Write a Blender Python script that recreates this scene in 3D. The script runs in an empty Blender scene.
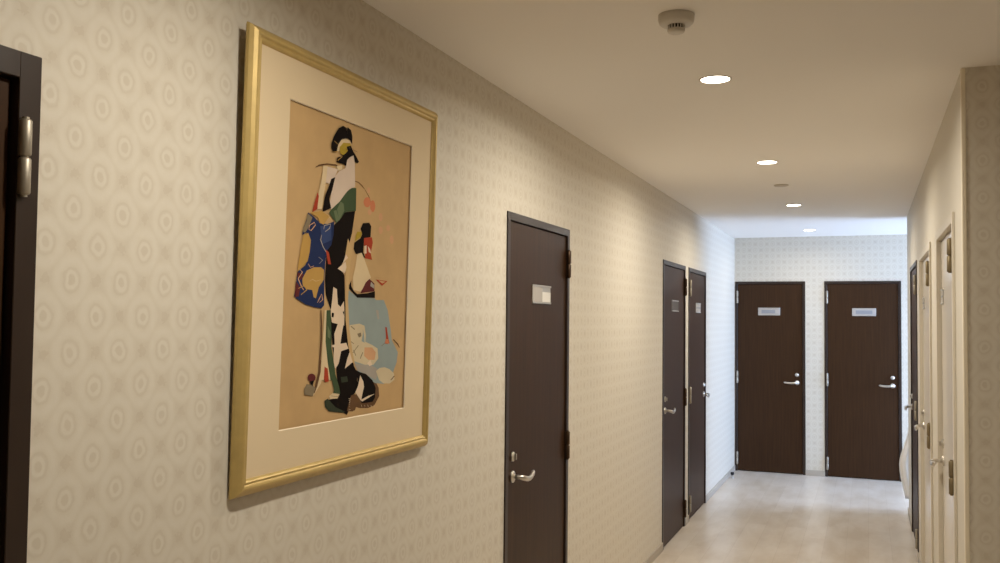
import bpy, bmesh, math, random, json
from mathutils import Vector, Matrix
C = bpy.context.scene.collection
PI = math.pi
random.seed(4)

# ------------------------------------------------------------------ measures (metres)
XL, XR, HC = -1.34, 0.315, 2.505          # hall walls and ceiling
YE, YC, YB = 10.346, 3.644, 8.62          # end wall, near corner, far corner of the right wall
HD = 2.03                                 # door height
XW = 2.45                                 # window wall of the side passage
T = 0.12                                  # wall thickness

# ------------------------------------------------------------------ helpers
def lin(c):
    return tuple((v/12.92 if v <= .04045 else ((v+.055)/1.055)**2.4) for v in [x/255 for x in c]) + (1.0,)

class MB:
    def __init__(self): self.bm = bmesh.new()
    def box(self, x0, x1, y0, y1, z0, z1, bev=0.0, seg=1, mi=0):
        b = bmesh.new()
        r = bmesh.ops.create_cube(b, size=1)
        for v in b.verts:
            v.co = Vector(((x0+x1)/2 + v.co.x*abs(x1-x0), (y0+y1)/2 + v.co.y*abs(y1-y0), (z0+z1)/2 + v.co.z*abs(z1-z0)))
        if bev > 0:
            bmesh.ops.bevel(b, geom=list(b.edges), offset=bev, segments=seg, affect='EDGES', profile=.5)
        self._merge(b, mi); return self
    def _merge(self, b, mi=0):
        bmesh.ops.recalc_face_normals(b, faces=list(b.faces))
        m = {}
        for v in b.verts: m[v] = self.bm.verts.new(v.co)
        for f in b.faces:
            try:
                g = self.bm.faces.new([m[v] for v in f.verts]); g.material_index = mi; g.smooth = f.smooth
            except ValueError: pass
        b.free()
    def lathe(self, prof, origin, axis, seg=32, mi=0, smooth=True):
        """prof: list of (radius, height along axis)"""
        b = bmesh.new(); axis = Vector(axis).normalized(); q = axis.to_track_quat('Z', 'Y'); o = Vector(origin)
        rings = []
        for r, h in prof:
            if r < 1e-6: rings.append([b.verts.new(o + q @ Vector((0, 0, h)))])
            else: rings.append([b.verts.new(o + q @ Vector((r*math.cos(2*PI*i/seg), r*math.sin(2*PI*i/seg), h))) for i in range(seg)])
        for a, c in zip(rings, rings[1:]):
            for i in range(seg):
                j = (i+1) % seg
                if len(a) == 1 and len(c) == 1: continue
                if len(a) == 1: f = b.faces.new([a[0], c[i], c[j]])
                elif len(c) == 1: f = b.faces.new([a[i], a[j], c[0]])
                else: f = b.faces.new([a[i], a[j], c[j], c[i]])
                f.smooth = smooth
        self._merge(b, mi); return self
    def tube(self, pts, rad, flat=1.0, seg=12, up=(0, 0, 1), mi=0):
        """swept tube through pts, rad a list of radii, flat = thickness across up"""
        b = bmesh.new(); pts = [Vector(p) for p in pts]; n = len(pts)
        if not isinstance(rad, (list, tuple)): rad = [rad]*n
        rings = []; up = Vector(up)
        for i, p in enumerate(pts):
            t = (pts[min(i+1, n-1)] - pts[max(i-1, 0)]).normalized()
            s = t.cross(up)
            if s.length < 1e-4: s = t.orthogonal()
            s.normalize(); w = s.cross(t).normalized()
            rings.append([b.verts.new(p + s*(rad[i]*flat*math.cos(2*PI*k/seg)) + w*(rad[i]*math.sin(2*PI*k/seg))) for k in range(seg)])
        for a, c in zip(rings, rings[1:]):
            for k in range(seg):
                f = b.faces.new([a[k], a[(k+1) % seg], c[(k+1) % seg], c[k]]); f.smooth = True
        b.faces.new(rings[0]); b.faces.new(rings[-1][::-1])
        self._merge(b, mi); return self
    def build(self, name, mats, parent=None, loc=None):
        me = bpy.data.meshes.new(name)
        self.bm.to_mesh(me); self.bm.free()
        o = bpy.data.objects.new(name, me); C.objects.link(o)
        for m in (mats if isinstance(mats, (list, tuple)) else [mats]): me.materials.append(m)
        if parent: o.parent = parent
        if loc: o.location = loc
        return o

def tag(o, label, cat, group=None, kind=None):
    o['label'] = label; o['category'] = cat
    if group: o['group'] = group
    if kind: o['kind'] = kind
    return o
def empty(name, loc):
    o = bpy.data.objects.new(name, None); C.objects.link(o); o.location = loc; o.empty_display_size = .1
    return o
def copy_tree(o, parent=None):
    c = o.copy(); C.objects.link(c)
    if parent: c.parent = parent
    for ch in list(o.children): copy_tree(ch, c)
    return c

# ------------------------------------------------------------------ materials
def mat(name, col, rough=.5, metal=0.0, spec=.5, bump=0, bscale=200, var=0, vscale=8, coat=0):
    m = bpy.data.materials.new(name); m.use_nodes = True; nt = m.node_tree; N = nt.nodes; L = nt.links
    p = N['Principled BSDF']
    p.inputs['Base Color'].default_value = lin(col); p.inputs['Roughness'].default_value = rough
    p.inputs['Metallic'].default_value = metal; p.inputs['Specular IOR Level'].default_value = spec
    p.inputs['Coat Weight'].default_value = coat
    g = N.new('ShaderNodeNewGeometry')
    if var:
        n = N.new('ShaderNodeTexNoise'); n.inputs['Scale'].default_value = vscale; n.inputs['Detail'].default_value = 4
        L.new(g.outputs['Position'], n.inputs['Vector'])
        mx = N.new('ShaderNodeMix'); mx.data_type = 'RGBA'
        mx.inputs[6].default_value = lin([max(0, v*(1-var)) for v in col]); mx.inputs[7].default_value = lin([min(255, v*(1+var)) for v in col])
        L.new(n.outputs['Fac'], mx.inputs[0]); L.new(mx.outputs[2], p.inputs['Base Color'])
    if bump:
        n2 = N.new('ShaderNodeTexNoise'); n2.inputs['Scale'].default_value = bscale; n2.inputs['Detail'].default_value = 3
        L.new(g.outputs['Position'], n2.inputs['Vector'])
        b = N.new('ShaderNodeBump'); b.inputs['Strength'].default_value = bump; b.inputs['Distance'].default_value = .002
        L.new(n2.outputs['Fac'], b.inputs['Height']); L.new(b.outputs['Normal'], p.inputs['Normal'])
    return m

def wood_mat(name, dark, light, rough, axis='Z'):
    """dark laminated wood grain running up the door"""
    m = bpy.data.materials.new(name); m.use_nodes = True; nt = m.node_tree; N = nt.nodes; L = nt.links
    p = N['Principled BSDF']; p.inputs['Roughness'].default_value = rough; p.inputs['Specular IOR Level'].default_value = .16
    g = N.new('ShaderNodeNewGeometry'); mp = N.new('ShaderNodeMapping'); mp.inputs['Scale'].default_value = (60, 60, 2.5)
    n = N.new('ShaderNodeTexNoise'); n.inputs['Scale'].default_value = 1; n.inputs['Detail'].default_value = 5
    L.new(g.outputs['Position'], mp.inputs['Vector']); L.new(mp.outputs['Vector'], n.inputs['Vector'])
    r = N.new('ShaderNodeValToRGB'); r.color_ramp.elements[0].position = .3; r.color_ramp.elements[1].position = .75
    r.color_ramp.elements[0].color = lin(dark); r.color_ramp.elements[1].color = lin(light)
    L.new(n.outputs['Fac'], r.inputs['Fac']); L.new(r.outputs['Color'], p.inputs['Base Color'])
    return m

def wallpaper(name, axis, u0, v0):
    """cream paper printed with staggered ringed medallions and small flowers between them"""
    m = bpy.data.materials.new(name); m.use_nodes = True; nt = m.node_tree; N = nt.nodes; L = nt.links
    p = N['Principled BSDF']; p.inputs['Roughness'].default_value = .55; p.inputs['Specular IOR Level'].default_value = .25
    g = N.new('ShaderNodeNewGeometry'); s = N.new('ShaderNodeSeparateXYZ'); L.new(g.outputs['Position'], s.inputs[0])
    def M(op, a, b=None, c=None):
        n = N.new('ShaderNodeMath'); n.operation = op
        for i, v in enumerate((a, b, c)):
            if v is None: continue
            if isinstance(v, (int, float)): n.inputs[i].default_value = v
            else: L.new(v, n.inputs[i])
        return n.outputs[0]
    wob = N.new('ShaderNodeTexNoise'); wob.inputs['Scale'].default_value = 45; wob.inputs['Detail'].default_value = 2
    L.new(g.outputs['Position'], wob.inputs['Vector'])
    ws = N.new('ShaderNodeSeparateColor'); L.new(wob.outputs['Color'], ws.inputs[0])
    u = M('ADD', s.outputs[axis], M('MULTIPLY', M('SUBTRACT', ws.outputs[0], .5), .012))
    v = M('ADD', s.outputs[2], M('MULTIPLY', M('SUBTRACT', ws.outputs[1], .5), .012))
    PU, PV = .12, .131
    un = M('DIVIDE', M('SUBTRACT', u, u0), PU); vn = M('DIVIDE', M('SUBTRACT', v, v0), PV)
    def dist(ou, ov, ku, kv):
        a = M('SUBTRACT', M('FRACT', M('ADD', un, ou + .5)), .5); b = M('SUBTRACT', M('FRACT', M('ADD', vn, ov + .5)), .5)
        a = M('MULTIPLY', a, PU*ku); b = M('MULTIPLY', b, PV*kv)
        return M('SQRT', M('ADD', M('MULTIPLY', a, a), M('MULTIPLY', b, b)))
    d1 = dist(0, 0, 1.12, .96); d2 = dist(.5, .5, 1.12, .96)
    d = M('MINIMUM', d1, d2)
    r = N.new('ShaderNodeValToRGB'); cr = r.color_ramp
    base, lite, dark, mid = (212, 205, 190), (217, 211, 198), (203, 194, 178), (207, 199, 184)
    st = [(0, dark), (.0080, dark), (.0108, lite), (.0158, lite), (.0185, mid), (.0218, dark), (.0250, base), (.032, lite), (.039, lite), (.046, base), (.051, mid), (.060, mid)]
    cr.elements[0].position = 0; cr.elements[0].color = lin(st[0][1])
    cr.elements[1].position = 1; cr.elements[1].color = lin(st[-1][1])
    for q, c in st[1:]:
        e = cr.elements.new(q/.07); e.color = lin(c)
    L.new(M('DIVIDE', d, .07), r.inputs['Fac'])
    f = M('MINIMUM', dist(.5, 0, 1, 1), dist(0, .5, 1, 1))
    fl = N.new('ShaderNodeTexNoise'); fl.inputs['Scale'].default_value = 160; fl.inputs['Detail'].default_value = 1
    L.new(g.outputs['Position'], fl.inputs['Vector'])
    fm = M('MULTIPLY', M('LESS_THAN', M('ADD', f, M('MULTIPLY', M('SUBTRACT', fl.outputs['Fac'], .5), .02)), .0105), .55)
    mx = N.new('ShaderNodeMix'); mx.data_type = 'RGBA'; mx.inputs[7].default_value = lin((192, 180, 162))
    L.new(fm, mx.inputs[0]); L.new(r.outputs['Color'], mx.inputs[6])
    mo = N.new('ShaderNodeTexNoise'); mo.inputs['Scale'].default_value = 60; mo.inputs['Detail'].default_value = 4; L.new(g.outputs['Position'], mo.inputs['Vector'])
    m3 = N.new('ShaderNodeMix'); m3.data_type = 'RGBA'; m3.inputs[7].default_value = lin((208, 200, 186))
    L.new(M('MULTIPLY', mo.outputs['Fac'], .75), m3.inputs[0]); L.new(mx.outputs[2], m3.inputs[6])
    L.new(m3.outputs[2], p.inputs['Base Color'])
    bn = N.new('ShaderNodeTexNoise'); bn.inputs['Scale'].default_value = 350; L.new(g.outputs['Position'], bn.inputs['Vector'])
    b = N.new('ShaderNodeBump'); b.inputs['Strength'].default_value = .15; b.inputs['Distance'].default_value = .001
    L.new(bn.outputs['Fac'], b.inputs['Height']); L.new(b.outputs['Normal'], p.inputs['Normal'])
    return m

def floor_mat():
    """pale washed-oak planks running along the hall"""
    m = bpy.data.materials.new('pale_plank_floor'); m.use_nodes = True; nt = m.node_tree; N = nt.nodes; L = nt.links
    p = N['Principled BSDF']; p.inputs['Specular IOR Level'].default_value = .5
    g = N.new('ShaderNodeNewGeometry')
    mp = N.new('ShaderNodeMapping'); mp.inputs['Rotation'].default_value = (0, 0, PI/2); L.new(g.outputs['Position'], mp.inputs['Vector'])
    br = N.new('ShaderNodeTexBrick'); br.offset = .37; br.inputs['Scale'].default_value = 1
    br.inputs['Brick Width'].default_value = .92; br.inputs['Row Height'].default_value = .15; br.inputs['Mortar Size'].default_value = .0012
    br.inputs['Color1'].default_value = lin((214, 204, 192)); br.inputs['Color2'].default_value = lin((198, 186, 171)); br.inputs['Mortar'].default_value = lin((176, 162, 146))
    L.new(mp.outputs['Vector'], br.inputs['Vector'])
    n = N.new('ShaderNodeTexNoise'); n.inputs['Scale'].default_value = 3.2; n.inputs['Detail'].default_value = 5; n.inputs['Roughness'].default_value = .6
    m2 = N.new('ShaderNodeMapping'); m2.inputs['Scale'].default_value = (2.2, .8, 1); L.new(g.outputs['Position'], m2.inputs['Vector']); L.new(m2.outputs['Vector'], n.inputs['Vector'])
    rp = N.new('ShaderNodeValToRGB'); rp.color_ramp.elements[0].position = .35; rp.color_ramp.elements[1].position = .7
    rp.color_ramp.elements[0].color = lin((184, 166, 144)); rp.color_ramp.elements[1].color = lin((220, 211, 200))
    L.new(n.outputs['Fac'], rp.inputs['Fac'])
    mx = N.new('ShaderNodeMix'); mx.data_type = 'RGBA'; mx.inputs[0].default_value = .45
    L.new(br.outputs['Color'], mx.inputs[6]); L.new(rp.outputs['Color'], mx.inputs[7]); L.new(mx.outputs[2], p.inputs['Base Color'])
    p.inputs['Roughness'].default_value = .3
    return m

def emit_mat(name, col, s):
    m = bpy.data.materials.new(name); m.use_nodes = True; nt = m.node_tree; N = nt.nodes
    N.remove(N['Principled BSDF']); e = N.new('ShaderNodeEmission'); e.inputs['Color'].default_value = tuple(col) + (1,); e.inputs['Strength'].default_value = s
    nt.links.new(e.outputs[0], N['Material Output'].inputs['Surface']); return m

def glass_mat(name, k=1.0):
    m = bpy.data.materials.new(name); m.use_nodes = True; nt = m.node_tree; N = nt.nodes; L = nt.links
    N.remove(N['Principled BSDF'])
    t = N.new('ShaderNodeBsdfTransparent'); gl = N.new('ShaderNodeBsdfGlossy'); gl.inputs['Roughness'].default_value = .02
    fr = N.new('ShaderNodeFresnel'); fr.inputs['IOR'].default_value = 1.45
    mu = N.new('ShaderNodeMath'); mu.operation = 'MULTIPLY'; mu.inputs[1].default_value = k; L.new(fr.outputs[0], mu.inputs[0])
    x = N.new('ShaderNodeMixShader'); L.new(mu.outputs[0], x.inputs[0]); L.new(t.outputs[0], x.inputs[1]); L.new(gl.outputs[0], x.inputs[2])
    L.new(x.outputs[0], N['Material Output'].inputs['Surface']); return m

MT = dict(
    paperX=wallpaper('wallpaper_side', 1, 1.347, 1.464), paperY=wallpaper('wallpaper_cross', 0, .378, 2.304),
    ceil=mat('ceiling_plaster', (242, 238, 232), .9, bump=.05, bscale=120), floor=floor_mat(),
    base=mat('baseboard_vinyl', (176, 166, 152), .5),
    brown=wood_mat('dark_brown_door', (50, 31, 16), (64, 42, 24), .45), brownf=mat('dark_brown_frame', (42, 28, 20), .4),
    white=mat('white_door', (222, 214, 202), .22), plain=mat('plain_cream_wall', (208, 201, 187), .6, spec=.3, bump=.12, bscale=300), cream=mat('cream_frame', (206, 198, 183), .5),
    hsteel=mat('hinge_steel', (172, 164, 150), .48, .8), steel=mat('satin_steel', (205, 200, 192), .28, 1.0), bronze=mat('dark_bronze', (74, 56, 42), .38, .7), nickel=mat('dull_nickel', (128, 114, 88), .5, .6),
    alu=mat('brushed_aluminium', (200, 198, 195), .4, .85), insert=mat('grey_sign_insert', (140, 142, 146), .5), insertw=mat('sign_insert_sheen', (225, 222, 216), .5), insertd=mat('dark_sign_insert', (82, 74, 68), .5),
    insertp=mat('pale_sign_end', (176, 170, 164), .5),
    goldf=mat('antique_gold', (192, 166, 104), .45, .3, var=.08, vscale=30), golds=mat('shaded_gilt_side', (84, 58, 26), .5, .2), matb=mat('cream_mat_board', (222, 202, 168), .9), back=mat('backing_board', (96, 76, 56), .8),
    matcut=mat('mat_bevel', (236, 222, 196), .9),
    plastic=mat('offwhite_plastic', (212, 206, 196), .45), slot=mat('dark_slot', (24, 22, 20), .7), plate=mat('grey_plastic', (200, 190, 176), .5),
    rubber=mat('black_rubber', (28, 26, 25), .7), cloth=mat('white_cloth', (236, 234, 232), .85, bump=.2, bscale=500),
    lamp=emit_mat('lamp_diffuser', (1.0, .88, .70), 14), glass=glass_mat('window_glass', .8), win=mat('window_aluminium', (190, 192, 194), .4, .6),
    trim=mat('lit_corner_edge', (232, 222, 200), .5),
)

# ------------------------------------------------------------------ the room
def wall(name, axis, fixed, thick, a0, a1, openings, material, label, z1=HC):
    """axis 'x': plane x = fixed, runs along y. thick is signed. openings: (a0, a1, z0, z1)"""
    mb = MB()
    def bx(p0, p1, q0, q1):
        if p1 - p0 < 1e-4 or q1 - q0 < 1e-4: return
        lo, hi = sorted((fixed, fixed + thick))
        if axis == 'x': mb.box(lo, hi, p0, p1, q0, q1)
        else: mb.box(p0, p1, lo, hi, q0, q1)
    cur = a0
    for o0, o1, zz0, zz1 in sorted(openings):
        bx(cur, o0, 0, z1); bx(o0, o1, zz1, z1); bx(o0, o1, 0, zz0); cur = o1
    bx(cur, a1, 0, z1)
    mb.bm.normal_update()
    if axis == 'y':                       # ends of a cross wall take the plain finish
        for f in mb.bm.faces: f.material_index = 1 if abs(f.normal.x) > .5 else 0
    return tag(mb.build(name, [material, MT['plain']]), label, 'wall', kind='structure')

LD = [(.36, 1.203), (3.471, 4.301), (6.529, 7.389), (7.540, 8.395)]          # doors in the left wall
RD = [(3.985, 4.92), (5.42, 6.50), (6.96, 7.93)]                              # doors in the right wall
ED = [(-1.335, -.613), (-.419, .3175)]                                        # doors in the end wall
YN, XF = -1.9, 2.3                                                            # behind the camera, right side of the foyer
do = lambda L: [(a, b, 0, 2.043 if 1 < b < 2 else HD) for a, b in L]
wall('wall_left', 'x', XL, -T, YN - T, YE + T, do(LD), MT['paperX'], 'long left wall in cream medallion wallpaper')
wall('wall_right', 'x', XR, T, YC + T, YB - T, do(RD), MT['plain'], 'pale right wall of the hall with two white doors')
wall('wall_foyer', 'y', YC, T, XR, XF + T, [], MT['paperY'], 'short medallion wallpapered wall at the right edge, facing the viewer')
wall('wall_end', 'y', YE, T, XL, XW + T, do(ED), MT['paperY'], 'end wall with two dark brown doors')
wall('wall_passage', 'y', YB, -T, XR, XW + T, [], MT['paperY'], 'side passage wall behind the far end of the right wall')
wall('wall_window', 'x', XW, T, YB, YE, [(8.88, 10.20, .25, 2.25)], MT['paperX'], 'wall with the window at the end of the side passage')
wall('wall_back', 'y', YN, -T, XL, XF + T, [], MT['paperY'], 'wall behind the viewer')
wall('wall_foyer_right', 'x', XF, T, YN, YC, [], MT['paperX'], 'right wall of the near foyer')
tag(MB().box(XL - T, XW + T, YN - T, YE + T, -.1, 0).build('floor', MT['floor']), 'pale washed-oak plank floor', 'floor', kind='structure')
tag(MB().box(XL - T, XW + T, YN - T, YE + T, HC, HC + .1).build('ceiling', MT['ceil']), 'plain off-white ceiling', 'ceiling', kind='structure')

def base_x(mb, x, s, a, b):
    mb.box(x, x + s*.009, a, b, 0, .058, .002); 
def base_y(mb, y, s, a, b):
    mb.box(a, b, y, y + s*.009, 0, .058, .002)
mb = MB(); cur = YN
for a, b in LD + [(YE, YE)]: base_x(mb, XL, 1, cur, a - .001); cur = b + .001
tag(mb.build('baseboard_left', MT['base']), 'grey-beige baseboard along the left wall', 'baseboard', kind='structure')
mb = MB(); cur = YC
for a, b in RD + [(YB, YB)]: base_x(mb, XR, -1, cur, a - .001); cur = b + .001
tag(mb.build('baseboard_right', MT['base']), 'baseboard along the right wall between the white doors', 'baseboard', kind='structure')
mb = MB(); base_y(mb, YE, -1, -.612, -.42); base_y(mb, YE, -1, .319, XW)
tag(mb.build('baseboard_end', MT['base']), 'grey-beige baseboard on the end wall between the two brown doors', 'baseboard', kind='structure')
mb = MB(); base_y(mb, YC, -1, XR, XF)
tag(mb.build('baseboard_foyer', MT['base']), 'baseboard under the wallpapered wall at the right edge', 'baseboard', kind='structure')
tag(MB().box(XR - .004, XR + .012, YC - .002, YC + .016, .06, HC - .001, .003, 2).build('lit_edge_1', MT['trim']), 'added cream strip painting the lit corner edge where right wall meets the wallpapered wall', 'corner edge', kind='structure')  # added pale strip; its colour stands in for light on the rounded corner

# ------------------------------------------------------------------ doors
class Loc:
    """local door frame: u along the wall, n out of the wall into the hall, z up; origin at the door's base"""
    def __init__(self, axis, fixed, sgn): self.axis, self.fixed, self.s = axis, fixed, sgn
    def v(self, u, n, z): return Vector((n*self.s, u, z)) if self.axis == 'x' else Vector((u, n*self.s, z))
    def origin(self, u): return Vector((self.fixed, u, 0)) if self.axis == 'x' else Vector((u, self.fixed, 0))
    def box(self, mb, u0, u1, n0, n1, z0, z1, bev=0, seg=1, mi=0):
        a, b = self.v(u0, n0, z0), self.v(u1, n1, z1)
        mb.box(min(a.x, b.x), max(a.x, b.x), min(a.y, b.y), max(a.y, b.y), z0, z1, bev, seg, mi)

def make_door(i, axis, fixed, sgn, a, b, hinge_low, label, leaf_m, frame_m, hinge_m, handle_m, fw=.03, recess=.003, proud=.006, top=HD, hu=1.0, hn=.006,
              plate=None, lever='curved', hz=(1.0, ), plate_c=None, hinge_zs=(.14, 1.005, 1.865), sag=1, lever_z=.962, lock_z=1.043, inset=.062):
    lo = Loc(axis, fixed, sgn); c = (a + b)/2; w = (b - a)/2 - .0008
    root = empty('door_%d' % i, lo.origin(c)); tag(root, label, 'door', kind='structure')
    top = top - .001
    # frame with stop
    mb = MB()
    for s in (-1, 1):
        u0, u1 = sorted((s*w, s*(w - fw)))
        lo.box(mb, u0, u1, -.11, .0003, .001, top)
        u0, u1 = sorted((s*(w + .003) if not (s < 0 and i == 5) else -w, s*(w - fw))); lo.box(mb, u0, u1, .0003, proud, .001, top + .003, .0012)
        u0, u1 = sorted((s*(w - fw), s*(w - fw - .014)))
        lo.box(mb, u0, u1, -.11, -recess - .041, .001, top - fw)
    lo.box(mb, -w + fw, w - fw, -.11, .0003, top - fw, top)
    lo.box(mb, -w + fw - .001, w - fw + .001, .0003, proud - .0001, top - fw, top + .003, .0012)
    lo.box(mb, -w + fw, w - fw, -.11, -recess - .041, top - fw - .014, top - fw)
    lo.box(mb, -w + fw, w - fw, -.11, -recess - .041, .001, .016)  # bottom bar added to block sky light under the leaf
    mb.build('door_frame', frame_m, root)
    # leaf
    g = .0035
    mb = MB(); lo.box(mb, -w + fw + g, w - fw - g, -recess - .04, -recess, .006, top - fw - g, .0015, 2)
    leaf = mb.build('door_leaf', leaf_m, root)
    hs = -1 if hinge_low else 1
    # hinges: two knuckles on a pin with their plates
    for z in hinge_zs:
        mb = MB(); u = hs*(w - fw*hu); n = proud + hn; hl = .064
        for z0, z1 in ((z - hl, z - .0015), (z + .0015, z + hl)):
            mb.lathe([(0, z0), (.0085, z0), (.0105, z0 + .003), (.0105, z1 - .003), (.0085, z1), (0, z1)], lo.v(u, n, 0), (0, 0, 1), 20)
        mb.lathe([(.006, z - hl - .004), (.006, z + hl + .004)], lo.v(u, n, 0), (0, 0, 1), 12)
        lo.box(mb, u - .0035, u + .0035, -recess, n, z - hl, z + hl, .001)
        mb.build('hinge', hinge_m, root)
    # lever handle
    u = -hs*(w - fw - inset); z = lever_z; dr = hs
    mb = MB(); nrm = lo.v(0, 1, 0)
    o = lo.v(u, -recess, z)
    mb.lathe([(0, 0), (.024, 0), (.024, .006), (.021, .009), (.0125, .010), (.011, .014), (0, .014)], o, nrm, 28)
    pts = []; rad = []
    for k in range(5):
        pts.append(lo.v(u, -recess + .008 + .0065*k, z)); rad.append(.0088)
    for k in range(1, 17):
        t = k/16; du = .130*t
        nn = .034 + .018*math.sin(PI/2*min(1, t/.16))**.8 - .008*max(0, (t - .8)/.2)**2
        zz = (-.013*math.sin(PI*min(1, t*1.05)) + .006*max(0, (t - .5)/.5)**1.5)*sag
        pts.append(lo.v(u + dr*du, -recess + nn, z + zz)); rad.append(.0112 - .0012*t)
    rad[-1] = .005
    mb.tube(pts, rad, flat=.8, seg=14, up=(0, 0, 1))
    mb.build('lever_handle', handle_m, root)
    # lock: rose and thumb turn
    mb = MB(); o = lo.v(u, -recess, lock_z)
    mb.lathe([(0, 0), (.0200, 0), (.0200, .006), (.017, .0085), (.012, .009), (.0105, .012), (0, .012)], o, nrm, 28)
    lo.box(mb, u - .004, u + .004, -recess + .011, -recess + .020, lock_z - .012, lock_z + .012, .0018, 2)
    mb.build('lock', handle_m, root)
    # strike plate edge on the leaf edge side
    # sign plate
    if plate:
        pu, pz, pw, ph, kind = plate; pu = pu - c
        mb = MB(); lo.box(mb, pu - pw/2, pu + pw/2, -recess, -recess + .003, pz - ph/2, pz + ph/2, .001)
        for zz in (pz - ph/2 + .004, pz + ph/2 - .004):
            lo.box(mb, pu - pw/2, pu + pw/2, -recess + .003, -recess + .007, zz - .004, zz + .004, .001)
        pl = mb.build('sign_plate', MT['alu'], root)
        n0, n1 = -recess + .0031, -recess + .0045; h = ph/2 - .009
        if kind == 'half':
            mb = MB(); lo.box(mb, pu - pw/2 + .003, pu + .004, n0, n1, pz - h, pz + h); mb.build('sign_insert', MT['insertp'], pl)
            mb = MB(); lo.box(mb, pu + .006, pu + pw/2 - .003, n0, n1, pz - h, pz + h*.35); mb.build('sign_insert', MT['insertw'], pl)  # white part paints the light reflected in the sign plate
        elif kind == 'dark':
            mb = MB(); lo.box(mb, pu - pw/2 + .003, pu + pw/2 - .003, n0, n1, pz - h, pz + h); mb.build('sign_insert', MT['insertd'], pl)
        elif kind == 'mid':
            mb = MB(); lo.box(mb, pu - pw/2 + .003, pu + pw/2 - .003, n0, n1, pz - h, pz + h); mb.build('sign_insert', MT['insertp'], pl)
            mb = MB(); lo.box(mb, pu - pw/2 + .003, pu + pw/2 - .003, n1, n1 + .0008, pz - h*.15, pz + h*.2); mb.build('sign_strip', MT['insert'], pl)
        else:
            e = .035
            mb = MB(); lo.box(mb, pu - pw/2 + .003, pu + pw/2 - .003, n0, n1, pz - h, pz + h); mb.build('sign_insert', MT['insertp'], pl)
            mb = MB(); lo.box(mb, pu - pw/2 + e, pu + pw/2 - (e if kind == 'ends' else .05), n1, n1 + .0008, pz - h*.62, pz + h*.55); mb.build('sign_strip', MT['insert'], pl)
    return root

br = dict(leaf_m=MT['brown'], frame_m=MT['brownf'], handle_m=MT['steel'])
make_door(1, 'x', XL, 1, *LD[0], False, 'dark brown door cut off at the left edge, beside the framed picture', hinge_m=MT['hsteel'], fw=.042, recess=.014, proud=.004, top=2.043, hu=.78, hn=.006, **br)
make_door(2, 'x', XL, 1, *LD[1], False, 'dark brown door just right of the framed picture, with square pale sign', hinge_m=MT['bronze'], plate=(3.907, 1.709, .245, .082, 'half'), **br)
make_door(3, 'x', XL, 1, *LD[2], False, 'nearer of the close pair of brown doors on the left wall, bronze hinges on its right', hinge_m=MT['bronze'], plate=(6.99, 1.711, .245, .084, 'dark'), **br)
make_door(4, 'x', XL, 1, *LD[3], True, 'farther of the close pair of brown doors on the left wall, steel hinges on its left', hinge_m=MT['hsteel'], plate=(8.01, 1.711, .235, .084, 'mid'), **br)
make_door(5, 'y', YE, -1, *ED[0], True, 'left brown door of two on the end wall, against the corner', hinge_m=MT['hsteel'], plate=(-.980, 1.711, .226, .082, 'wide'), fw=.024, inset=.058, sag=.35, **br)
make_door(6, 'y', YE, -1, *ED[1], True, 'right brown door of two on the end wall, beside the white curtain', hinge_m=MT['hsteel'], plate=(-.034, 1.711, .230, .082, 'ends'), fw=.024, inset=.058, sag=.35, **br)
wh = dict(leaf_m=MT['white'], frame_m=MT['cream'], hinge_m=MT['nickel'], handle_m=MT['steel'], recess=.012, proud=.010, fw=.036)
make_door(7, 'x', XR, -1, *RD[0], True, 'nearer white door on the right wall, beside the wallpapered corner', plate=(4.80, 1.725, .12, .07, 'mid'), **wh)
make_door(8, 'x', XR, -1, *RD[1], True, 'farther white door on the right wall, next to the brown door', plate=(6.35, 1.725, .14, .07, 'mid'), **wh)
make_door(9, 'x', XR, -1, *RD[2], True, 'dark brown door on the right wall, beyond the two white doors', hinge_m=MT['hsteel'], **br)

# ------------------------------------------------------------------ window of the side passage
root = empty('window_1', (XW, 9.54, .25)); tag(root, 'daylit aluminium window at the end of the side passage', 'window', kind='structure')
mb = MB(); y0, y1, z1 = -.66, .66, 2.0
for a, b, c, d in ((y0, y0 + .04, 0, z1), (y1 - .04, y1, 0, z1), (y0 + .04, y1 - .04, 0, .04), (y0 + .04, y1 - .04, z1 - .04, z1), (-.02, .02, .04, z1 - .04)):
    mb.box(.02, .08, a + .0005*(a == y0), b - .0005*(b == y1), c + .0005, d - .0005, .002)
mb.build('window_frame', MT['win'], root)
mb = MB(); mb.box(.047, .053, y0 + .04, -.02, .04, z1 - .04); mb.box(.047, .053, .02, y1 - .04, .04, z1 - .04)
mb.build('window_pane', MT['glass'], root)

# ------------------------------------------------------------------ framed picture
PY0, PY1, PZ0, PZ1, LEAN = 1.740, 2.729, 1.188, 2.270, .0187
root = empty('framed_picture', (XL, (PY0 + PY1)/2, PZ0))
tag(root, 'large print of two kimono figures in a gilt frame on the left wall', 'picture'); root.rotation_euler = (0, LEAN, 0)
yc, hw, hh = (PY0 + PY1)/2, (PY1 - PY0)/2, PZ1 - PZ0
FWD = .040
prof = [(.012, .001), (.004, .004), (0, .0095), (.002, .015), (.009, .0235), (.0165, .0298), (.021, .031), (.025, .0300), (.0275, .0268), (.029, .0258), (.031, .0268), (.034, .0272), (.037, .0250), (FWD, .0205), (FWD, .001)]
bm = bmesh.new(); rings = []
for ins, x in prof:
    rings.append([bm.verts.new((x, sy*(hw - ins), zz)) for sy, zz in ((-1, ins), (1, ins), (1, hh - ins), (-1, hh - ins))])
n = len(rings)
for k in range(n):
    A, B = rings[k], rings[(k + 1) % n]
    for j in range(4):
        f = bm.faces.new([A[j], A[(j+1) % 4], B[(j+1) % 4], B[j]])
        f.material_index = 1 if k < 1 else 0  # back edge of the frame in darker gilt, shade put into the colour
bmesh.ops.recalc_face_normals(bm, faces=list(bm.faces))
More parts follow.
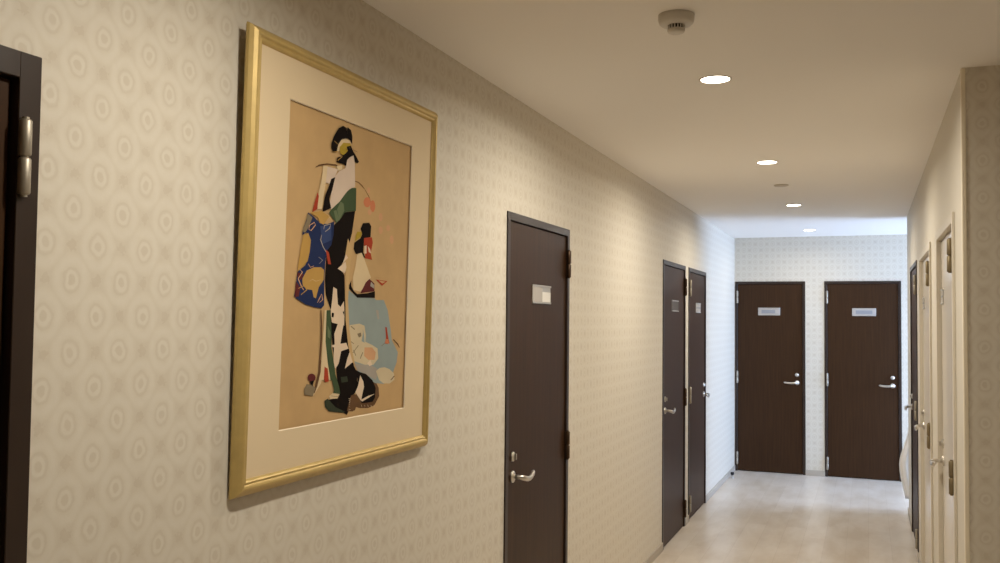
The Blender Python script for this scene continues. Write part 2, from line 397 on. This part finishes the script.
mb = MB(); mb.bm.free(); mb.bm = bm
fr = mb.build('picture_frame', [MT['goldf'], MT['golds']], root)
iw, z0i, z1i = hw - FWD, FWD, hh - FWD
MB().box(.002, .012, -iw, iw, z0i, z1i).build('backing_board', MT['back'], root)
# mat board with a bevelled window
oy0, oy1, oz0, oz1 = 1.906 - yc, 2.562 - yc, 1.324 - PZ0, 2.130 - PZ0
bm = bmesh.new()
def rect(x, y0, y1, z0, z1): return [bm.verts.new(p) for p in ((x, y0, z0), (x, y1, z0), (x, y1, z1), (x, y0, z1))]
xm = .0190
R0 = rect(.0165, -iw, iw, z0i, z1i); R1 = rect(xm, -iw, iw, z0i, z1i); R2 = rect(xm, oy0, oy1, oz0, oz1); R3 = rect(.0165, oy0 + .0022, oy1 - .0022, oz0 + .0022, oz1 - .0022)
for A, B, mi in ((R0, R1, 0), (R1, R2, 0), (R2, R3, 1), (R3, R0, 0)):
    for j in range(4):
        f = bm.faces.new([A[j], A[(j+1) % 4], B[(j+1) % 4], B[j]]); f.material_index = mi
bmesh.ops.recalc_face_normals(bm, faces=list(bm.faces))
mb = MB(); mb.bm.free(); mb.bm = bm
mb.build('mat_board', [MT['matb'], MT['matcut']], root)
# the print: paper with inked shapes layered on it
PAL = dict(paper=(195, 162, 116), twig=(122, 90, 56), pink=(204, 128, 92), pinkpale=(206, 160, 122), brown=(104, 76, 52), paleblue=(148, 160, 158), lav=(168, 160, 150), ivory=(206, 190, 158), ivory2=(218, 196, 158),
    greyol=(134, 120, 96), white=(224, 202, 176), lavwhite=(214, 194, 176), red=(168, 66, 44), maroon=(98, 44, 44), black=(20, 12, 8), tan=(200, 168, 120), yellow=(176, 150, 56), darkgreen=(56, 62, 48), green=(70, 86, 60), greenlt=(106, 118, 88), blue=(36, 48, 86), bluelt=(54, 70, 112), gold=(186, 148, 82))
ART = json.loads('''[["twig",[-190,2440,110,2420,300,2350,430,2300,460,2310,350,2380,140,2450,-180,2460]],["twig",[430,2310,690,2120,880,1920,910,1920,730,2130,450,2320]],["pink",[840,1970,820,1900,750,1830,650,1800,540,1810,470,1850,430,1920,460,2000,530,2060,630,2090,730,2090,810,2040]],["pink",[1110,1890,1090,1800,1040,1730,970,1700,890,1720,830,1770,810,1850,820,1940,870,2010,940,2040,1020,2030,1080,1970]],["pinkpale",[910,1690,900,1650,860,1610,800,1600,740,1600,700,1630,680,1670,690,1710,730,1750,790,1770,850,1760,890,1740]],["pinkpale",[1560,1620,1550,1560,1510,1510,1450,1490,1390,1500,1350,1540,1330,1600,1340,1660,1380,1710,1440,1730,1500,1720,1540,1680]],["pinkpale",[1600,1240,1590,1190,1540,1140,1480,1120,1410,1130,1360,1170,1340,1220,1350,1280,1400,1320,1460,1340,1530,1330,1580,1300]],["pinkpale",[2040,1350,2030,1300,1990,1260,1930,1240,1860,1250,1820,1280,1800,1320,1810,1370,1850,1410,1910,1430,1980,1420,2020,1390]],["pinkpale",[2280,1020,2270,960,2230,910,2170,880,2100,900,2060,940,2030,1000,2050,1070,2090,1120,2150,1140,2210,1130,2260,1090]],["pinkpale",[780,2310,770,2260,750,2230,700,2210,660,2220,630,2240,610,2280,620,2330,650,2360,690,2380,740,2370,770,2350]],["brown",[320,-3460,90,-3480,-10,-3640,-110,-3870,230,-3900,370,-3790,580,-3840,1060,-3880,1430,-3830,1700,-3590,1650,-3340,1380,-3080,1000,-2940]],["paleblue",[-210,-570,230,-740,1250,-750,1310,-800,1790,-790,2050,-1080,2280,-1670,2360,-1970,2770,-2340,2720,-2640,2550,-2870,2440,-3100,1950,-3250,1410,-3190,930,-2970,420,-2800,180,-2540,-60,-2070,-200,-1660,-260,-1110]],["lav",[230,-2580,1220,-2690,1520,-2780,1560,-2960,1460,-3100,1170,-3010,730,-2880,380,-2760]],["ivory",[-100,-1520,430,-1480,710,-1540,800,-1800,780,-1990,1180,-2090,1510,-2200,1570,-2490,1290,-2660,790,-2640,230,-2520,10,-2270,-130,-1930]],["paleblue",[570,-1970,640,-1730,620,-1620,710,-1830,750,-2020]],["greyol",[320,-1760,520,-1730,560,-1830,420,-1870]],["greyol",[-50,-1970,150,-2040,170,-2030,-30,-1950]],["greyol",[130,-2290,420,-2090,390,-2080,100,-2280]],["greyol",[130,-2210,270,-2370,300,-2360,160,-2200]],["greyol",[550,-2460,680,-2290,640,-2280,510,-2450]],["greyol",[-50,-1560,160,-1650,190,-1630,-20,-1540]],["pinkpale",[750,-2150,1180,-2160,1410,-2310,1350,-2520,990,-2510,740,-2390]],["white",[930,-2610,1100,-2510,1220,-2660,1070,-2690]],["ivory",[1450,-2850,1660,-2770,1960,-2760,2270,-2830,2560,-2970,2610,-3160,2300,-3260,1920,-3230,1650,-3110]],["brown",[2390,-3170,2610,-3060,2570,-3040,2360,-3150]],["lav",[1330,-1090,1480,-1090,1550,-1340,1460,-1360]],["red",[1920,-1580,2020,-1590,2120,-1870,2220,-2060,2070,-2080,1920,-2060,2000,-1890]],["pink",[1970,-1920,2140,-1940,2190,-2070,1950,-2060]],["brown",[2430,-1960,2710,-2110,2850,-2210,2880,-2200,2770,-2090,2470,-1940]],["greyol",[1740,-2140,1930,-2060,1910,-2050,1720,-2130]],["ivory2",[170,420,370,540,500,510,590,310,790,70,980,-170,790,-280,610,-460,410,-590,30,-550,-20,-210,90,70]],["maroon",[900,-210,1190,-330,1210,-550,410,-630,570,-460,700,-310]],["lav",[990,-290,1180,-370,1190,-480,960,-410]],["black",[-100,-290,-200,-420,-200,-530,250,-760,1250,-740,1240,-550,800,-620,240,-660,40,-570,-90,-450]],["red",[1260,-210,1960,-230,1650,-380]],["paper",[1420,-230,1860,-250,1650,-310]],["tan",[1270,-140,1750,-110,1750,-100,1270,-130]],["red",[500,940,960,980,1020,830,920,520,1010,340,600,360,620,500,520,730]],["white",[550,700,670,730,680,500,560,490]],["white",[740,720,880,630,940,520,800,550]],["black",[420,1330,780,1380,900,1290,880,980,510,920,500,520,620,380,540,370,410,500,100,440,-30,570,-10,750,300,890,410,1020,310,1160]],["yellow",[140,1070,380,1080,350,950,20,790,60,960]],["black",[-20,1620,-560,1530,-800,1320,-1140,1100,-1270,850,-1390,440,-1420,130,-1440,-340,-1370,-730,-1100,-1120,-1060,-1650,-930,-2180,-750,-2580,-680,-2930,-600,-3390,-750,-3460,-1090,-3490,-1140,-3590,-880,-3740,-470,-3810,-100,-3970,0,-3850,30,-3520,350,-3380,500,-3280,380,-3050,420,-2880,190,-2650,-50,-2200,-250,-1660,-340,-1110,-410,-760,-470,-170,-720,10,-480,270,-340,550,-150,1000]],["black",[300,-2760,510,-2830,870,-2900,1260,-3100,1460,-3330,1440,-3610,1300,-3720,810,-3720,660,-3700,430,-3380,400,-2970]],["white",[550,-2920,740,-3110,780,-3260,680,-3520,650,-3650,310,-3380,450,-3210]],["white",[650,-3610,1040,-3530,1410,-3500,1100,-3580,690,-3670]],["brown",[90,-3450,290,-3430,660,-3700,400,-3760,320,-3880,-110,-3870,10,-3590]],["ivory",[-50,-3530,60,-3560,70,-3550,-40,-3520]],["ivory",[-30,-3580,50,-3610,60,-3600,-20,-3570]],["ivory",[-10,-3630,30,-3660,50,-3650,0,-3620]],["ivory",[0,-3680,20,-3700,30,-3700,20,-3680]],["ivory",[30,-3730,0,-3750,20,-3750,40,-3730]],["ivory",[50,-3780,-10,-3800,0,-3800,60,-3780]],["ivory",[70,-3830,-20,-3840,-10,-3850,80,-3840]],["ivory",[650,-3750,690,-3820,700,-3820,670,-3750]],["ivory",[830,-3780,870,-3830,880,-3830,850,-3780]],["ivory",[1010,-3780,1050,-3850,1070,-3850,1030,-3780]],["ivory",[1200,-3810,1230,-3870,1250,-3860,1220,-3810]],["ivory",[1390,-3810,1420,-3880,1440,-3880,1400,-3810]],["darkgreen",[-1260,-3490,-1110,-3450,-720,-3700,-160,-3890,-440,-3880,-1040,-3790,-1230,-3660]],["darkgreen",[-500,-2920,-170,-2910,-110,-3060,-440,-3070]],["tan",[-360,840,-120,530,-220,-20,-250,-840,-120,-1660,80,-2260,240,-2600,70,-2540,-170,-2060,-340,-1380,-420,-570,-430,20,-520,180]],["white",[-1020,-510,-840,-560,-770,-960,-630,-1030,-460,-870,-410,-1220,-410,-1530,-1030,-1450,-1140,-1150,-1090,-1040]],["black",[-1060,-1190,-940,-1200,-970,-1320,-1060,-1300]],["black",[-510,-1160,-430,-1140,-430,-1260]],["white",[-1020,-1320,-420,-1320,-410,-1480,-760,-1460,-1060,-1420]],["white",[-730,-1470,-440,-1480,-520,-1780,-570,-2020,-270,-2000,-140,-2160,-520,-2220,-630,-2550,-780,-2680,-890,-2540,-890,-2110,-1090,-2070,-860,-2030,-900,-1750]],["white",[-70,-2250,100,-2540,-300,-2700,-190,-2430]],["white",[-440,400,-330,310,-600,140]],["white",[-450,200,-390,50,-470,-120,-840,-10]],["ivory2",[-1410,-1130,-1290,-1120,-1210,-1940,-1180,-2490,-1010,-2970,-1580,-2940,-1480,-2420,-1450,-1770]],["ivory2",[-1510,-2420,-1280,-2430,-1290,-2600,-1470,-3030,-1660,-3200,-1830,-3340,-1740,-3130,-1560,-2750]],["brown",[-1610,-1130,-1580,-1450,-1560,-1840,-1590,-2410,-1610,-2940,-1570,-2940,-1520,-2420,-1490,-1840,-1510,-1450,-1570,-1130]],["brown",[-1550,-2420,-1610,-2720,-1750,-3060,-1820,-3250,-1760,-3270,-1640,-3090,-1500,-2730,-1490,-2430]],["greyol",[-2140,-3010,-1870,-3050,-1720,-3130,-1840,-3330,-2220,-3270,-2240,-3120]],["maroon",[-1730,-2860,-1750,-2920,-1820,-2950,-1910,-2960,-2000,-2940,-2070,-2900,-2100,-2840,-2080,-2790,-2020,-2760,-1920,-2750,-1830,-2770,-1760,-2810]],["black",[-2020,-2950,-1800,-2930,-1870,-3080]],["green",[-1320,-1130,-1120,-1120,-1060,-1610,-1020,-2110,-820,-2670,-730,-2990,-1010,-2970,-1180,-2490,-1320,-1940]],["green",[-1180,-2440,-940,-2450,-780,-2820,-570,-3170,-500,-3350,-690,-3410,-880,-3380,-820,-3240,-990,-2860]],["greenlt",[-1250,-1520,-1090,-1710,-1090,-1880,-1220,-1830]],["red",[-1330,-2650,-1190,-2640,-1090,-2970,-1340,-2950]],["red",[-1330,-2600,-1170,-2660,-1100,-3000,-1290,-3010]],["ivory2",[-1060,-3390,-880,-3320,-530,-3370,-630,-3480,-1000,-3470]],["greyol",[-980,-3390,-550,-3450,-550,-3440,-980,-3380]],["lavwhite",[-240,3160,-150,3010,-110,2600,-80,2280,-390,2180,-690,1920,-970,1650,-1240,1510,-1370,1630,-1290,1900,-1260,2220,-1120,2430,-930,2590,-630,2710,-570,2940,-450,3070]],["lavwhite",[-1580,2620,-990,2630,-1170,2370,-1360,2180,-1580,2200]],["ivory2",[-1720,2620,-1510,2630,-1560,2260,-1650,1850,-1720,1480,-1980,1450,-1870,1950,-1770,2280]],["black",[-1320,2320,-1120,2400,-1250,2040,-1380,1780,-1270,1560,-1690,1410,-1580,1860,-1450,2060]],["red",[-1940,1890,-1880,1800,-1930,1460,-2160,1350,-2080,1590]],["brown",[-2070,2510,-1900,2580,-1530,2670,-1120,2710,-900,2670,-880,2680,-1100,2740,-1540,2700,-1920,2610,-2090,2520]],["ivory2",[-1090,2700,-790,2770,-790,2660,-980,2580]],["green",[-20,2260,-250,2230,-470,2120,-610,2010,-850,1790,-1290,1510,-1370,1420,-1210,1320,-990,1190,-750,1360,-580,1530,0,1630]],["greenlt",[-810,1790,-660,1750,-610,1570,-850,1270,-980,1560]],["greenlt",[-1150,1500,-1010,1540,-850,1290,-990,1200]],["blue",[-2340,1330,-2060,1240,-1770,1110,-1440,1120,-1100,1230,-1120,860,-1210,590,-1390,440,-1470,120,-1490,-290,-1450,-1000,-1580,-1080,-1910,-1060,-2330,-990,-2690,-870,-2830,-800,-2760,-480,-2730,-200,-2390,-10,-2270,180,-2240,480,-2210,690,-2400,820,-2570,730,-2540,910,-2420,1120]],["bluelt",[-1770,1040,-1240,1090,-1210,720,-1640,580]],["gold",[-2530,740,-2310,810,-2180,640,-2210,360,-2290,100,-2480,-40,-2730,-180,-2670,150,-2600,480]],["gold",[-2500,-350,-2320,-140,-2010,-40,-1670,-20,-1520,-80,-1520,-340,-1740,-540,-1860,-830,-1960,-800,-2040,-620,-2290,-610,-2480,-510]],["tan",[-2170,-410,-2050,-360,-1890,-400,-1650,-350,-1660,-340,-1880,-380,-2050,-340,-2180,-400]],["gold",[-2260,1340,-2000,1380,-1730,1440,-1350,1330,-1610,1090,-1810,1120,-1890,1240]],["greyol",[-2380,1310,-2150,1220,-2300,960,-2450,800,-2580,830,-2400,1130]],["maroon",[-2730,-200,-2450,-240,-2560,-390,-2720,-320]],["maroon",[-2780,-430,-2580,-570,-2630,-800,-2810,-820]],["pinkpale",[-2280,910,-2250,1000,-2040,1100,-2010,1050,-2200,890,-2290,910,-2300,900,-2180,870,-1980,1040,-2050,1120,-2280,1010,-2300,910]],["lav",[-1590,970,-1560,1060,-1280,1130,-1350,1020,-1540,920,-1520,910,-1310,1010,-1260,1150,-1590,1080,-1610,970]],["lav",[-1700,820,-1750,680,-1620,510,-1440,370,-1420,380,-1590,520,-1710,690,-1680,820]],["pinkpale",[-2680,-110,-2530,-190,-2710,-360,-2540,-570,-2430,-640,-2410,-630,-2500,-560,-2670,-360,-2490,-190,-2670,-100]],["pinkpale",[-2280,30,-2170,-60,-2000,-10,-2010,0,-2160,-40,-2260,40]],["lav",[-1800,230,-1620,170,-1760,70,-1740,70,-1590,170,-1790,240]],["pinkpale",[-1770,-940,-1670,-830,-1600,-720,-1560,-860,-1690,-930,-1680,-940,-1520,-860,-1590,-700,-1710,-820,-1790,-940]],["gold",[-2670,-610,-2430,-540,-2310,-620,-2550,-750,-2530,-760,-2270,-630,-2420,-510,-2680,-600]],["red",[-1470,450,-1320,390,-1190,80,-1340,80]],["black",[-810,3830,-640,3800,-580,3590,-540,3540,-840,3470,-1030,3290,-1100,3100,-1290,3030,-1370,3140,-1360,3290,-1240,3500,-1040,3720]],["black",[-590,3840,-410,3790,-330,3640,-330,3420,-440,3500,-570,3540,-610,3710]],["ivory2",[-890,3440,-680,3510,-440,3490,-360,3400,-780,3350,-960,3240,-990,3100,-1100,3100,-1030,3290]],["yellow",[-970,3220,-780,3380,-420,3430,-380,3380,-630,3260,-530,3190,-740,3030,-920,3070]],["black",[-610,3300,-390,3370,-270,3240,-90,3130,70,3000,-20,2940,-160,2970,-230,3130,-420,3050,-560,2950,-600,2780,-740,2810,-960,2810,-1090,2810,-1070,2930,-860,3000,-650,3110,-530,3210]],["gold",[-1240,3340,-1080,3280,-1060,3290,-1230,3350]],["gold",[-1320,3030,-1000,3100,-1010,3110,-1320,3040]],["gold",[-1030,2850,-800,3000,-820,3010,-1050,2860]],["brown",[-270,3280,-40,3250,-30,3260,-260,3290]]]''')
names = list(PAL)
pm = []
for k in names:
    pm.append(mat('ink_' + k, PAL[k], .85, var=.05, vscale=14, spec=.08))
bm = bmesh.new()
def quad_strip(): pass
xp = .0132
f = bm.faces.new([bm.verts.new(p) for p in ((xp, -iw, z0i), (xp, iw, z0i), (xp, iw, z1i), (xp, -iw, z1i))]); f.material_index = names.index('paper')
for k, (c, q) in enumerate(ART):
    x = xp + .0002 + k*.000022
    vs = [bm.verts.new((x, q[i]*1e-4 + 2.24 - yc, q[i+1]*1e-4 + 1.73 - PZ0)) for i in range(0, len(q), 2)]
    f = bm.faces.new(vs); f.material_index = names.index(c)
    f.normal_update()
    if f.normal.x < 0: f.normal_flip()
bmesh.ops.triangulate(bm, faces=list(bm.faces), ngon_method='EAR_CLIP')
mb = MB(); mb.bm.free(); mb.bm = bm
mb.build('print_sheet', pm, root)

# ------------------------------------------------------------------ ceiling fittings
def make_light():
    r = empty('ceiling_light', (0, 0, HC))
    MB().lathe([(.060, 0), (.060, -.002), (.057, -.0035), (.054, -.0035), (.0525, -.002), (.0525, 0)], (0, 0, 0), (0, 0, 1), 48).build('trim_ring', MT['plastic'], r)
    MB().lathe([(.0522, -.0005), (.0522, -.003), (.034, -.0045), (0, -.005)], (0, 0, 0), (0, 0, 1), 40).build('diffuser', MT['lamp'], r)
    l = bpy.data.lights.new('downlight', 'AREA'); l.shape = 'DISK'; l.size = .096; l.energy = LAMP_W; l.color = (1.0, .92, .78); l.spread = math.radians(168)
    lo = bpy.data.objects.new('downlight', l); C.objects.link(lo); lo.parent = r; lo.location = (0, 0, -.0075)
    return r
LAMP_W = 17.5
proto = make_light()
for k, (y, lab) in enumerate([(3.512, 'nearest round ceiling downlight, beside the smoke detector'), (5.45, 'second round ceiling downlight from the viewer, before the small ceiling plate'),
                              (7.52, 'third round ceiling downlight, just past the small ceiling plate'), (9.60, 'farthest round ceiling downlight, in front of the end wall'),
                              (1.48, 'round ceiling downlight near the framed picture, above the viewer')]):
    o = proto if k == 0 else copy_tree(proto)
    o.location = (-.526, y, HC)
    for ch in o.children:
        if ch.type == 'LIGHT': ch.data = ch.data.copy(); ch.data.energy = LAMP_W*(.32 if y > 9 else .9 if y < 2 else 1)
    tag(o, lab, 'ceiling light', 'round downlights along the hall ceiling')

root = empty('smoke_detector', (-.524, 2.735, HC)); tag(root, 'white round smoke detector on the ceiling in front of the nearest downlight', 'smoke detector')
MB().lathe([(0, 0), (.053, 0), (.053, -.015), (.050, -.025), (.045, -.0295), (.024, -.031)], (0, 0, 0), (0, 0, 1), 48).build('detector_body', MT['plastic'], root)
mb = MB(); mb.lathe([(.0205, -.026), (.0205, -.043)], (0, 0, 0), (0, 0, 1), 32); mb.build('sensor_chamber', MT['slot'], root)
mb = MB()
for k in range(16):
    a = 2*PI*k/16; x, y = .0232*math.cos(a), .0232*math.sin(a)
    mb.tube([(x, y, -.029), (x, y, -.043)], .0021, seg=6, up=(1, 0, 0))
mb.lathe([(0, -.042), (.0255, -.042), (.0258, -.047), (.023, -.0525), (.018, -.0545), (0, -.0545)], (0, 0, 0), (0, 0, 1), 32)
mb.build('sensor_cage', MT['plastic'], root)

mb = MB(); mb.lathe([(0, 0), (.047, 0), (.047, -.004), (.043, -.0075), (.02, -.009), (0, -.009)], (0, 0, 0), (0, 0, 1), 40)
o = mb.build('ceiling_plate', MT['plate'], loc=(-.527, 6.395, HC - .0005)); tag(o, 'small grey round plate on the ceiling between the second and third downlights', 'ceiling plate')

# ------------------------------------------------------------------ door stop on the floor
root = empty('door_stop', (-1.295, 9.83, 0)); tag(root, 'small dark door stop on the floor by the far left corner', 'door stop')
MB().lathe([(0, 0), (.019, 0), (.019, .006), (.010, .009), (.009, .034), (0, .034)], (0, 0, 0), (0, 0, 1), 24).build('post', MT['alu'], root)
MB().lathe([(0, .034), (.016, .034), (.018, .040), (.018, .056), (.014, .061), (0, .062)], (0, 0, 0), (0, 0, 1), 24).build('bumper', MT['rubber'], root)

# ------------------------------------------------------------------ curtain drawn back just round the far right corner
root = empty('curtain', (.55, 8.78, 0)); tag(root, 'white curtain bulging out past the far end of the right wall', 'curtain')
bm = bmesh.new(); nu, nz = 90, 60; zt, zb = 2.36, .10
grid = []
for j in range(nz + 1):
    z = zt + (zb - zt)*j/nz; row = []
    bulge = math.exp(-((z - .38)/(.22 if z > .38 else .34))**2)
    for i in range(nu + 1):
        t = i/nu
        left = -.215 - .088*bulge + .004*math.sin(9*z); right = .20
        x = left + (right - left)*t
        amp = .028*(1 - .45*math.exp(-t*9))*(1 - .25*bulge)
        y = amp*math.sin(2*PI*(t*7.5) + .5*math.sin(2.1*z)) + .008*math.sin(23*t + 5*z) - .03*bulge*math.exp(-t*5)
        row.append(bm.verts.new((x, y, z)))
    grid.append(row)
for j in range(nz):
    for i in range(nu):
        f = bm.faces.new([grid[j][i], grid[j][i+1], grid[j+1][i+1], grid[j+1][i]]); f.smooth = True
mb = MB(); mb.bm.free(); mb.bm = bm
cl = mb.build('curtain_cloth', MT['cloth'], root)
so = cl.modifiers.new('thickness', 'SOLIDIFY'); so.thickness = .002
mb = MB(); mb.tube([(-.225, 0, 2.385), (.9, 0, 2.385)], .011, seg=14)
for x in (-.19, .35, .85): mb.tube([(x, 0, 2.385), (x, -.04, 2.385), (x, -.159, 2.385)], .006, seg=8)
mb.build('curtain_rod', MT['steel'], root)
for k in range(9):
    x = -.205 + k*.05
    MB().tube([(x + .0*a, .016*math.cos(a), 2.380 + .016*math.sin(a)) for a in [2*PI*q/16 for q in range(17)]], .0022, seg=6, up=(1, 0, 0)).build('curtain_ring', MT['steel'], root)

# ------------------------------------------------------------------ daylight, camera, view
W = bpy.data.worlds.new('sky'); bpy.context.scene.world = W; W.use_nodes = True
bg = W.node_tree.nodes['Background']; bg.inputs['Color'].default_value = (.46, .64, 1.0, 1); bg.inputs['Strength'].default_value = 27.0
ld = bpy.data.lights.new('window_daylight', 'AREA'); ld.shape = 'RECTANGLE'; ld.size = 2.0; ld.size_y = 1.32
ld.cycles.is_portal = True
lo = bpy.data.objects.new('window_daylight', ld); C.objects.link(lo); lo.location = (XW + .115, 9.54, 1.25)
lo.rotation_euler = (0, PI/2, 0)

F, YAW, PIT, ROLL, CH = 933.6325, .375196, .040372, .010583, 1.598172
r = Vector((math.cos(YAW), math.sin(YAW), 0)); fw = Vector((-math.sin(YAW), math.cos(YAW), 0)); up = Vector((0, 0, 1))
f2 = fw*math.cos(PIT) + up*math.sin(PIT); u2 = up*math.cos(PIT) - fw*math.sin(PIT)
r3 = r*math.cos(ROLL) + u2*math.sin(ROLL); u3 = u2*math.cos(ROLL) - r*math.sin(ROLL)
cd = bpy.data.cameras.new('camera'); co = bpy.data.objects.new('camera', cd); C.objects.link(co)
cd.sensor_fit = 'HORIZONTAL'; cd.sensor_width = 36; cd.lens = F/1000*36; cd.clip_start = .05
M = Matrix((r3, u3, -f2)).transposed().to_4x4(); M.translation = Vector((0, 0, CH)); co.matrix_world = M
sc = bpy.context.scene; sc.camera = co
sc.view_settings.view_transform = 'Standard'; sc.view_settings.look = 'None'; sc.view_settings.gamma = 1; sc.view_settings.use_curve_mapping = False
sc.view_settings.exposure = 0.0
sc.cycles.use_denoising = True; sc.cycles.max_bounces = 10; sc.cycles.diffuse_bounces = 6; sc.cycles.sample_clamp_indirect = 6
